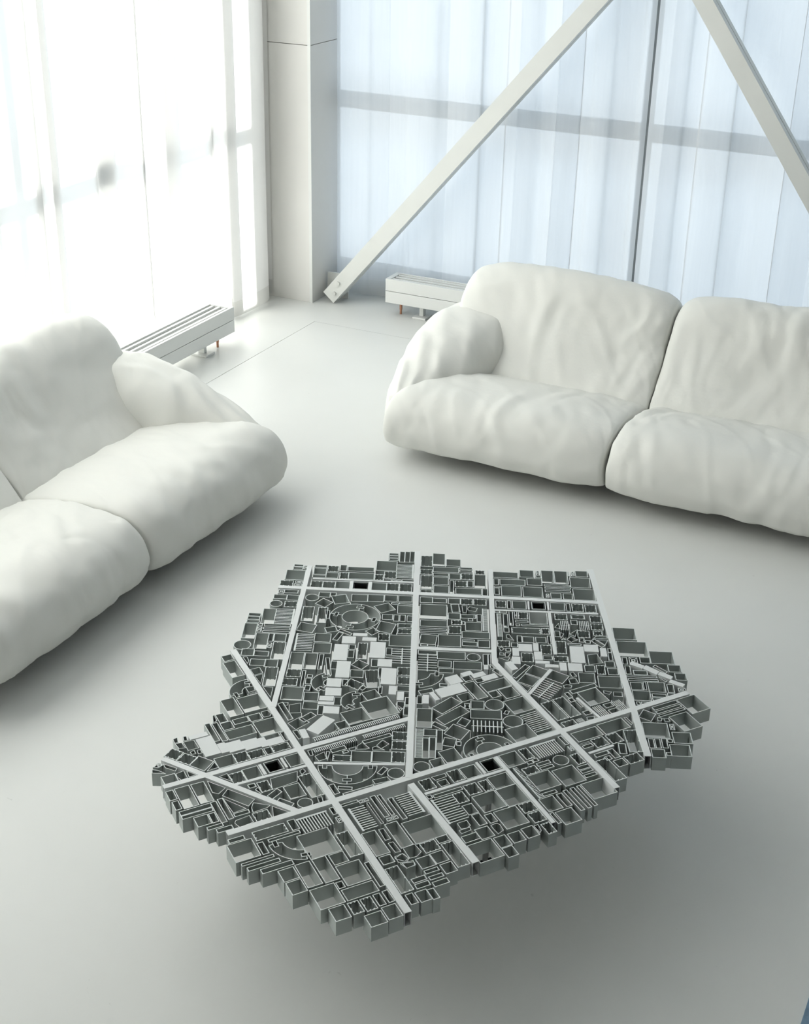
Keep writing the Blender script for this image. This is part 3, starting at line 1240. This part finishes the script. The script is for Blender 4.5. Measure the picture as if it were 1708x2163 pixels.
n 158 820 35 15 21 -46
n 200 836 34 15 21 -46
b -59 654 14 6 6 -14
b -43 659 21 9 6 -13
f -46 637 14 6 62 -137 1 30 L
b -25 645 14 6 35 -78
b -14 670 11 5 38 -84
n 3 678 7 3 20 -44
n 16 681 29 12 18 -40
b 47 701 55 24 33 -73
b 29 624 39 17 4 -9
b 38 606 12 5 5 -11
b 56 612 82 35 4 -8
n 34 576 88 38 15 -32
n 125 618 23 10 15 -34
b 11 563 16 7 12 -26
b 70 536 14 6 17 -37
b 88 540 34 15 14 -32
b 128 556 31 13 14 -31
b 160 581 9 4 21 -46
P 34 525 45 533 75 502 45 506
n 24 478 36 16 15 -34
b 70 486 19 8 10 -23
P 44 437 54 447 66 441 61 421
b 67 446 15 6 7 -16
P 58 412 73 417 81 403 65 397
P 74 421 93 428 95 400 84 397
P 67 380 102 401 103 378
p 93 489 41 18 19 -42
p 134 515 17 7 20 -45
p 156 468 25 11 21 -46
p 85 456 20 9 20 -44
p 104 406 26 11 18 -41
p 98 361 14 19 39 -33
p 180 420 43 18 7 -16
p 216 414 40 17 7 -16
p 253 444 21 9 20 -44
p 278 454 42 18 19 -42
p 247 555 42 18 41 -91
p 284 586 44 19 18 -40
p 339 591 19 8 22 -48
n 122 443 35 15 22 -48
n 161 518 31 13 22 -50
n 196 564 29 13 31 -70
n 222 475 41 17 13 -29
b 191 461 27 12 10 -21
n 129 730 38 16 16 -35
n 181 749 42 18 11 -24
b 193 715 20 8 12 -26
f 162 693 27 12 25 -55 2 5 C
f 218 722 32 14 24 -53 2 6 C
n 240 772 35 15 18 -39
n 261 725 36 16 16 -36
P 161 643 163 679 184 644
P 168 624 185 631 201 597 183 588
P 189 624 205 621 206 586
n 236 661 36 15 18 -40
n 284 683 27 12 11 -25
P 224 590 229 617 259 606 245 579
P 220 626 235 671 245 620
n 258 619 15 6 10 -23
b 281 615 15 6 7 -17
P 209 579 211 597 225 587
P 297 628 303 657 335 674 344 662 306 639
b 305 637 45 -23 -6 -16
P 313 635 348 653 350 615
b 236 571 40 17 4 -10
b 363 601 10 4 9 -21
b 372 576 12 5 19 -42
P 316 533 343 555 380 511 342 476
b 380 522 28 12 14 -31
b 401 486 30 13 15 -33
b 330 467 30 13 15 -33
n 363 487 24 10 22 -48
P 57 330 63 333 82 320 73 307
b 79 303 5 16 38 -19
R -476 914 89 -324 20
R -771 632 -428 -199 17
R -186 914 71 341 17
R 69 346 626 -94 19
R 133 1085 659 90 20
R -792 446 250 874 18
R -710 20 324 -812 20
R -497 -677 -37 -61 18
R -234 -764 669 469 20
R -573 -569 -119 -596 18
R 105 -345 399 -564 20
R 267 -117 522 -319 12
R -60 654 263 797 9
R -191 308 44 410 17
R -715 555 -386 696 8
R -182 -387 51 -272 10
R 160 -368 316 -158 10
R -331 -580 -193 -405 10
R 244 395 234 229 11
R 372 281 473 210 8
R 108 733 225 484 11
R 501 25 552 96 9
"""
TOP, DEPTH, WALL = 0.360, 0.045, 0.0023
table = empty('coffee_table', (-1.45, 3.25, 0), 'low coffee table of grey aluminium profiles laid out like a city map', 'table')

def inset(poly, t):
    """move every edge of a clockwise polygon inwards by t"""
    n = len(poly); out = []
    for i in range(n):
        a, b, c = Vector(poly[i - 1]), Vector(poly[i]), Vector(poly[(i + 1) % n])
        d1 = (b - a).normalized(); d2 = (c - b).normalized()
        n1 = Vector((d1.y, -d1.x)); n2 = Vector((d2.y, -d2.x))
        k = n1 + n2; l2 = k.length_squared
        k = n1 if l2 < 0.15 else k * (2 / l2)
        if k.length > 3: k = k.normalized() * 3
        out.append(b + k * t)
    return out

def ring_mesh(outer, inner, z0, z1, V, F):
    n = len(outer); k = len(V)
    for (poly, z) in ((outer, z1), (inner, z1), (outer, z0), (inner, z0)):
        V += [(p[0], p[1], z) for p in poly]
    for i in range(n):
        j = (i + 1) % n
        F.append((k + i, k + j, k + n + j, k + n + i)[::-1])                  # top rim
        F.append((k + i, k + j, k + 2 * n + j, k + 2 * n + i))                # outside
        F.append((k + n + i, k + n + j, k + 3 * n + j, k + 3 * n + i)[::-1])  # inside
        F.append((k + 2 * n + i, k + 2 * n + j, k + 3 * n + j, k + 3 * n + i))
    return V, F

def solid(poly, z0, z1, V, F):
    n = len(poly); k = len(V)
    V += [(p[0], p[1], z1) for p in poly] + [(p[0], p[1], z0) for p in poly]
    F.append(tuple(k + i for i in range(n))[::-1]); F.append(tuple(k + n + i for i in range(n)))
    for i in range(n):
        j = (i + 1) % n
        F.append((k + i, k + j, k + n + j, k + n + i))

def quad(p, u, v): return [p, p + u, p + u + v, p + v]

def done(name, V, F, material, label=None, kind=None):
    me = bpy.data.meshes.new(name); me.from_pydata(V, [], F); me.update()
    bm = bmesh.new(); bm.from_mesh(me); bmesh.ops.recalc_face_normals(bm, faces=bm.faces[:]); bm.to_mesh(me); bm.free()
    o = link(name, me, material, table)
    if material is M['alu']:          # sawn ends are bare metal
        me.materials.append(M['cut'])
        for q in me.polygons:
            if q.normal.z > 0.9: q.material_index = 1
    if label: o['label'] = label
    if kind: o['kind'] = kind
    return o

rt = random.Random(4)
road_n = 0
def ccw_angle(a, b):
    while b < a: b += 360
    return b
for line in PLAN.strip().splitlines():
    t = line.split(); k = t[0]
    V, F = [], []
    zt = TOP - rt.uniform(0.0, 0.0009); zb = zt - DEPTH - rt.uniform(-0.0006, 0.0006)
    if k in 'bnpsfL':
        a = [int(x) / 1000 for x in t[1:7]]
        p, u, v = Vector(a[0:2]), Vector(a[2:4]), Vector(a[4:6])
        lu, lv = u.length, v.length
        Q = inset(quad(p, u, v), -0.0010 if k in 'bn' else 0.0004)
    if k == 'b':
        w = min(WALL, 0.22 * min(lu, lv))
        ring_mesh(Q, inset(Q, w), zb, zt, V, F)
        ratio = max(lu, lv) / max(1e-4, min(lu, lv))
        done('slot_tube' if ratio > 1.75 else 'box_tube', V, F, M['alu'])
    elif k == 'n':
        # ribs run down the inside of the two longer walls
        I = inset(Q, WALL)
        O2, I2 = [], []
        for i in range(4):
            o0, o1, i0, i1 = Q[i], Q[(i + 1) % 4], I[i], I[(i + 1) % 4]
            O2.append(o0); I2.append(i0)
            L = (i1 - i0).length
            ribbed = (i % 2 == 0) == (lu < lv * 1.6)
            d = (i1 - i0).normalized(); nn = Vector((d.y, -d.x))
            if ribbed and L > 0.016:
                for c in ((0.3, 0.7) if L < 0.07 else (0.25, 0.5, 0.75)):
                    for dx, dn in ((-0.0022, 0), (-0.0012, 0.0032), (0.0012, 0.0032), (0.0022, 0)):
                        q = c * L + dx
                        I2.append(i0 + d * q + nn * dn); O2.append(o0.lerp(o1, q / L))
            elif L > 0.02:
                c0 = 0.5 * L
                for dx, dn in ((-0.004, 0), (-0.002, 0.0018), (0.002, 0.0018), (0.004, 0)):
                    I2.append(i0 + d * (c0 + dx) + nn * dn); O2.append(o0.lerp(o1, (c0 + dx) / L))
        ring_mesh(O2, I2, zb, zt, V, F)
        done('ribbed_tube', V, F, M['alu'])
    elif k == 'p':
        solid(Q, zb, zt + 0.0015, V, F)
        done('cap_block', V, F, M['cap'])
    elif k == 's':
        I = inset(Q, WALL * 0.9)
        ring_mesh(Q, I, zb, zt, V, F)
        c = p + (u + v) / 2; r = 0.26 * min(lu, lv)
        cir = [c + Vector((math.cos(-2 * PI * i / 12), math.sin(-2 * PI * i / 12))) * r for i in range(12)]
        ci2 = [c + (q - c) * 0.5 for q in cir]
        ring_mesh(cir, ci2, zb, zt, V, F)
        for i in range(4):
            e = I[i]; d = (c - e).normalized(); nn = Vector((d.y, -d.x)) * 0.0008
            q = c - d * r
            solid([e + nn, q + nn, q - nn, e - nn][::-1], zb, zt, V, F)
        done('screw_profile', V, F, M['alu'])
    elif k == 'f':
        dirn, nf, spine = int(t[7]), int(t[8]), t[9]
        A, B = (u, v) if dirn == 1 else (v, u)      # fins run along A, are stacked along B
        la, lb = A.length, B.length; ea, eb = A / la, B / lb
        pitch = lb / nf; th = min(0.0030, pitch * 0.42)
        for i in range(nf):
            s = pitch * (i + 0.5)
            q = p + eb * (s - th / 2)
            solid(quad(q, A, eb * th) if dirn == 1 else quad(q, A, eb * th)[::-1], zb, zt, V, F)
        sp = 0.006 if pitch > 0.007 else 0.0035
        if spine in 'LT': q = p
        elif spine == 'R': q = p + A - ea * sp
        else: q = p + A / 2 - ea * sp * 0.3; sp *= 0.6
        if spine != 'N':
            pl = quad(q, ea * sp, B)
            solid(pl if dirn == 1 else pl[::-1], zb, zt + 0.0003, V, F)
        done('fin_block', V, F, M['alu'])
    elif k == 'L':
        # tall square leg: its hollow dark mouth is flush with the top
        ring_mesh(Q, inset(Q, WALL), zb, zt, V, F)
        done('leg_collar', V, F, M['alu'])
        V, F = [], []
        Q2 = inset(Q, WALL + 0.0008); I = inset(Q2, 0.003)
        ring_mesh(Q2, I, zb, zt - 0.004, V, F)
        solid(I, zb, zb + 0.004, V, F)
        done('leg_socket', V, F, M['leg'], 'black square leg socket')
        c = p + u * 0.5 + v * 0.5
        lg = cyl('leg', (c.x, c.y, 0.012), (c.x, c.y, zb - 0.0003), 0.009, M['rod'], table, 16)
        ea = u / lu * 0.021; eb = v / lv * 0.004
        V, F = [], []
        solid([c - ea - eb, c + ea - eb, c + ea + eb, c - ea + eb], 0.0, 0.012, V, F)
        ft = done('leg_foot', V, F, M['leg']); ft.parent = lg
    elif k == 'c':
        c = Vector((int(t[1]) / 1000, int(t[2]) / 1000)); r = int(t[3]) / 1000
        n = 32
        o_ = [c + Vector((math.cos(-2 * PI * i / n), math.sin(-2 * PI * i / n))) * r for i in range(n)]
        ring_mesh(o_, [c + (q - c) * (1 - WALL / r) for q in o_], zb, zt, V, F)
        done('round_tube', V, F, M['alu'])
    elif k == 'P':
        a = [int(x) / 1000 for x in t[1:]]
        Q = inset([Vector(a[i:i + 2]) for i in range(0, len(a), 2)], 0.0005)
        ring_mesh(Q, inset(Q, 0.0017), zb, zt, V, F)
        done('angled_tube', V, F, M['alu'])
    elif k in 'gG':
        c = Vector((int(t[1]) / 1000, int(t[2]) / 1000)); ro, ri = int(t[3]) / 1000, int(t[4]) / 1000
        a0, a1 = (0, 360) if k == 'G' else (int(t[5]), ccw_angle(int(t[5]), int(t[6])))
        n = max(16, int((a1 - a0) / 6))
        pt = lambda r, a: c + Vector((math.cos(math.radians(a)), math.sin(math.radians(a)))) * r
        for r in (ro, ri):
            for i in range(n):
                b0 = a0 + (a1 - a0) * i / n; b1 = a0 + (a1 - a0) * (i + 1) / n
                solid([pt(r, b0), pt(r, b1), pt(r - 0.0022, b1), pt(r - 0.0022, b0)][::-1], zb, zt, V, F)
        if k == 'g':
            cl_ = [a0, a1] + ([(a0 + a1) / 2] if a1 - a0 > 150 else [])
        else:
            cl_ = [12, 102, 192, 282]
        for b in cl_:
            d = pt(1, b) - c; nn = Vector((-d.y, d.x)); rm = (ro + ri) / 2
            for s0, s1, hw in ((ri, rm - 0.008, 0.0012), (rm + 0.008, ro, 0.0012)):
                solid([c + d * s0 + nn * hw, c + d * s1 + nn * hw, c + d * s1 - nn * hw, c + d * s0 - nn * hw], zb, zt + 0.0002, V, F)
            kx = [c + d * (rm - 0.007) + nn * 0.013, c + d * (rm + 0.007) + nn * 0.013, c + d * (rm + 0.007) - nn * 0.013, c + d * (rm - 0.007) - nn * 0.013]
            ring_mesh(kx, inset(kx, 0.0018), zb, zt + 0.0003, V, F)
        done('ring_profile', V, F, M['alu'])
    elif k == 'R':
        a = [int(x) / 1000 for x in t[1:6]]
        p0, p1, w = Vector(a[0:2]), Vector(a[2:4]), a[4] / 2
        d = (p1 - p0).normalized(); nn = Vector((-d.y, d.x)); z1 = TOP + 0.0018; z0 = z1 - DEPTH
        zz = 0.00005 * road_n; road_n += 1
        th = 0.0016
        for (h0, h1, y0, y1) in ((-w, w, z1 - th - zz, z1 - zz), (-w, -w + th, z0, z1 - th - zz), (w - th, w, z0, z1 - th - zz), (-w + th, w - th, z0, z0 + th)):
            solid([p0 + nn * h1, p1 + nn * h1, p1 + nn * h0, p0 + nn * h0], y0, y1, V, F)
        done('road_bar', V, F, M['road'])
